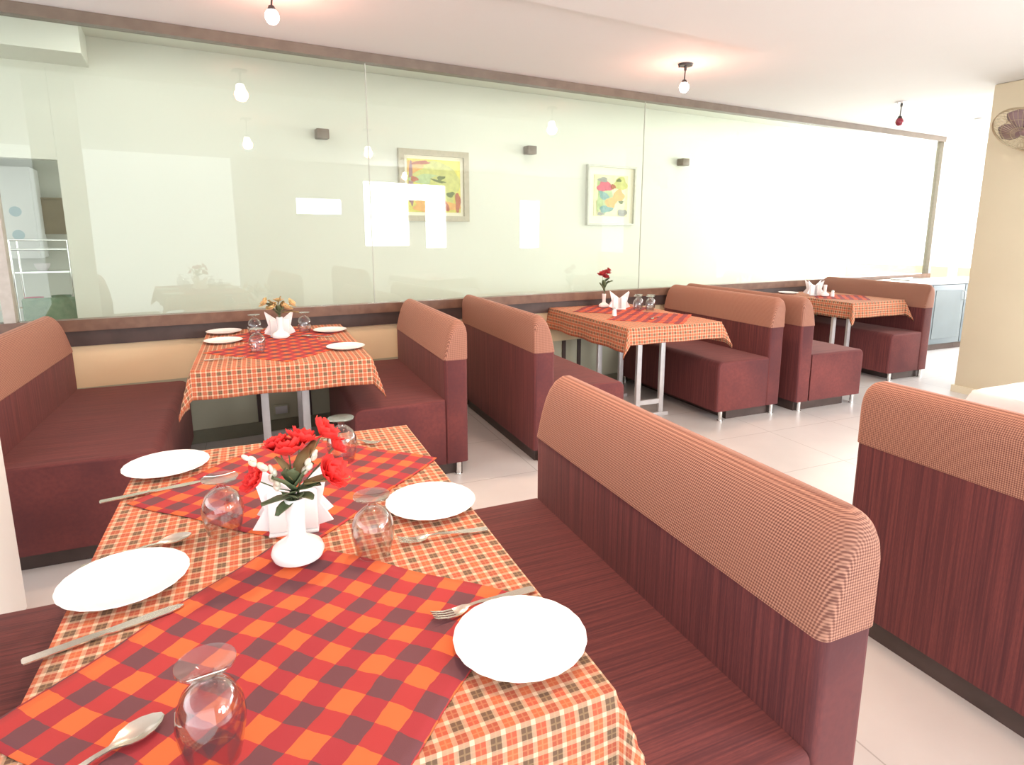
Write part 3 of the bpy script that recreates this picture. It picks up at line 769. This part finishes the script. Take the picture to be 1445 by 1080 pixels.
# column of the end wall beside the cabinets
# ------------------------------------------------------------------ pictures and spot lamps on the corridor wall
def paint_blobs(t, items, x0, z0, w, h):
    for k, (u, v, ru, rv, rot, m) in enumerate(items):
        bm = B(); n = 22; pts = []
        rr = random.Random(k * 7 + 3); p1, p2 = rr.random() * 6, rr.random() * 6
        for i in range(n):
            a = 2 * PI * i / n; q = 1 + .16 * math.sin(3 * a + p1) + .08 * math.sin(5 * a + p2)
            ex, ez = ru * q * math.cos(a), rv * q * math.sin(a)
            X = ex * math.cos(rot) - ez * math.sin(rot); Z = ex * math.sin(rot) + ez * math.cos(rot)
            pts.append((min(max(x0 + (u + X) * w, x0), x0 + w), min(max(z0 + (v + Z) * h, z0), z0 + h)))
        M = Matrix.Translation((0, -.0205 - .0006 * k, 0)) @ Matrix.Rotation(PI / 2, 4, 'X')
        prism(bm, pts, 0, .0005, M); obj('painted_shape', bm, m, t, smooth=False)
def pm(name, c): return simple_noise(name, c, tuple(x * .82 for x in c), 25, .7)
def picture(label, x, z0, z1, w, frm, fw, fdepth, canvas, blobs, mw):
    t = thing('framed_painting', label, 'painting', (0, 0, 0), 0, 'framed paintings behind the glass')
    t.matrix_world = MWALL @ Matrix.Translation((x, 1.5995, z0)); H = z1 - z0
    bm = B()
    for a, b, c, d in ((0, w, 0, fw), (0, w, H - fw, H), (0, fw, fw, H - fw), (w - fw, w, fw, H - fw)): box(bm, a, b, -fdepth, 0, c, d)
    obj('frame', bm, frm, t, smooth=False)
    bm = B(); box(bm, fw, w - fw, -.014, -.001, fw, H - fw); obj('mount', bm, MOUNT, t, smooth=False)
    i = fw + mw; bm = B(); box(bm, i, w - i, -.020, -.0145, i, H - i); obj('canvas', bm, canvas, t, smooth=False)
    paint_blobs(t, blobs, i, i, w - 2 * i, H - 2 * i)
YG, OR_, RB, DG, PK, LG = pm('yellow_green_paint', (.62, .63, .20)), pm('orange_paint', (.85, .45, .12)), pm('red_brown_paint', (.48, .14, .06)), pm('dark_green_paint', (.16, .20, .05)), pm('pink_paint', (.72, .16, .22)), pm('pale_green_paint', (.48, .60, .28))
MV, TE, GY = pm('mauve_paint', (.36, .20, .20)), pm('teal_paint', (.22, .40, .36)), pm('grey_paint', (.38, .38, .34))
picture('painting with yellow-green field and red leaves in a grey-gold frame, left of the two', 1.585, 1.488, 2.185, .745, PICFR, .055, .045, pm('yellow_paint', (.80, .74, .16)),
        [(.12, .85, .16, .12, .2, OR_), (.06, .5, .05, .42, 0, MV), (.55, .72, .42, .22, 0, YG), (.35, .62, .3, .1, 0, LG), (.7, .45, .26, .3, 0, YG), (.25, .93, .17, .035, .1, RB), (.12, .62, .07, .05, 0, RB), (.57, .60, .14, .025, -.2, DG), (.62, .66, .08, .04, .2, DG), (.80, .35, .08, .05, .3, DG),
         (.5, .12, .45, .12, 0, OR_), (.66, .14, .13, .09, -.7, RB), (.94, .2, .05, .2, 0, RB)], .035)
picture('painting of a pink and green bouquet in a thin silver frame, right of the two', 3.83, 1.465, 2.155, .71, SILVFR, .022, .05, pm('pale_yellow_paint', (.86, .82, .50)),
        [(.3, .5, .22, .4, .1, LG), (.78, .8, .2, .16, 0, YG), (.3, .72, .22, .13, .1, PK), (.25, .88, .14, .06, 0, GY), (.28, .5, .15, .09, -.4, TE), (.72, .5, .18, .14, .3, OR_), (.5, .32, .18, .14, .6, OR_), (.8, .35, .07, .04, 0, DG), (.35, .17, .2, .08, 0, TE), (.85, .08, .14, .1, 0, GY), (.2, .05, .1, .04, 0, GY), (.55, .72, .07, .06, 0, RB), (.12, .25, .05, .14, 0, LG), (.72, .88, .07, .04, 0, DG)], .085)
def spot(label, x, z):
    t = thing('wall_spot_lamp', label, 'wall lamp', (0, 0, 0), 0, 'small square wall lamps behind the glass'); t.matrix_world = MWALL @ Matrix.Translation((x, 1.5995, z))
    bm = B(); box(bm, -.035, .035, -.012, 0, -.035, .035); bevel(bm, .003, 2); obj('back_plate', bm, STEEL, t)
    bm = B(); box(bm, -.058, .050, -.12, -.0125, -.045, .040); bevel(bm, .006, 2); obj('shade', bm, simple_noise('brown_grey_metal', (.17, .13, .10), (.2, .16, .13), 20, .4), t)
spot('square brown wall lamp left of the yellow-green painting', .87, 2.255)
spot('square brown wall lamp between the two paintings', 3.05, 2.255)
spot('square brown wall lamp right of the bouquet painting', 5.27, 2.255)

# ------------------------------------------------------------------ things seen through the doorway behind the left pane
def wl(name, label, cat, x, y):
    t = thing(name, label, cat); t.matrix_world = MWALL @ Matrix.Translation((x, y, 0)); return t
t = wl('wall_cupboard', 'white wall cupboard with two grey round marks behind the left pane', 'cupboard', -1.86, 2.8)
bm = B(); box(bm, -.38, .38, 0, .398, 1.125, 1.95); bevel(bm, .006, 2); obj('body', bm, WHITEWALL, t)
for x0, x1 in ((-.375, -.003), (.003, .375)):
    bm = B(); box(bm, x0, x1, -.018, -.0005, 1.13, 1.945); bevel(bm, .004, 2); dd = obj('door', bm, WHITEWALL, t)
    if x0 > 0:
        for z in (1.55, 1.34):
            bm = B(); cyl(bm, (.24, -.0215, z), (.24, -.0185, z), .045, .045, 24); obj('round_mark', bm, LOGO, dd)
t = wl('notice_board', 'brown board on the far wall behind the left pane', 'board', -1.42, 2.955)
bm = B(); box(bm, -.1, .1, .20, .244, 1.36, 1.68); obj('board', bm, BROWNB, t, smooth=False)
bm = B()
for a, b, c, d in ((-.115, .115, 1.345, 1.36), (-.115, .115, 1.68, 1.695), (-.115, -.1, 1.36, 1.68), (.1, .115, 1.36, 1.68)): box(bm, a, b, .19, .244, c, d)
obj('frame', bm, BROWNB, t, smooth=False)
t = wl('serving_trolley', 'chrome railed trolley with shelves behind the left pane', 'trolley', -1.40, 2.24)
for sx in (-.2, .2):
    for sy in (0, .3):
        bm = B(); cyl(bm, (sx, sy, .0), (sx, sy, 1.30), .010, .010, 10); obj('leg', bm, CHROME, t)
for z in (.35, .72, 1.02):
    bm = B(); box(bm, -.189, .189, .011, .289, z, z + .012); obj('shelf', bm, CHROME, t, smooth=False)
bm = B()
for z in (1.22, 1.30): tube(bm, [(-.2, 0, z), (.2, 0, z), (.2, .3, z), (-.2, .3, z)], .008, 8, True)
obj('rail', bm, CHROME, t)
for k, (x, y, z, r, m, l) in enumerate(((-1.50, 2.34, .735, .07, PK, 'pink bowl on the middle shelf of the chrome trolley'), (-1.31, 2.38, .735, .075, GREENF, 'green bowl on the middle shelf of the chrome trolley'), (-1.42, 2.40, 1.035, .06, WCLOTH, 'white bowl on the top shelf of the chrome trolley'))):
    bm = B(); lathe(bm, [(0, 0), (r * .5, 0), (r * .85, r * .5), (r, r * 1.0), (r * .95, r * 1.0), (r * .8, r * .5), (0, r * .1)], 24)
    o = tag(obj('serving_bowl', bm, m), l, 'bowl'); o.matrix_world = MWALL @ Matrix.Translation((x, y, z))
t = wl('upholstered_chair', 'green upholstered chair behind the lower left pane', 'chair', -1.30, 1.98)
bm = B(); box(bm, -.2, .2, -.1, .2, .42, .48); bevel(bm, .02, 3); obj('seat', bm, GREENF, t)
bm = B(); box(bm, -.2, .2, -.15, -.105, .50, .84); bevel(bm, .02, 3); obj('backrest', bm, GREENF, t)
for sx in (-.18, .18):
    bm = B(); tube(bm, [(sx, -.127, 0), (sx, -.127, .50), (sx, -.127, .62)], .011, 8); obj('leg', bm, BLACKP, t)
    bm = B(); cyl(bm, (sx, .17, 0), (sx, .17, .42), .011, .011, 8); obj('leg', bm, BLACKP, t)
# socket plate low on the partition base
t = thing('wall_socket', 'small grey socket box low on the wall under the window table', 'socket'); t.matrix_world = MWALL @ Matrix.Translation((.17, -.001, .16))
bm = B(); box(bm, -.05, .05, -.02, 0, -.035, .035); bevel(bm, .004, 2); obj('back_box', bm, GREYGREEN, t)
bm = B(); box(bm, -.04, .04, -.026, -.0205, -.026, .026); bevel(bm, .002, 2); obj('faceplate', bm, STEEL, t)
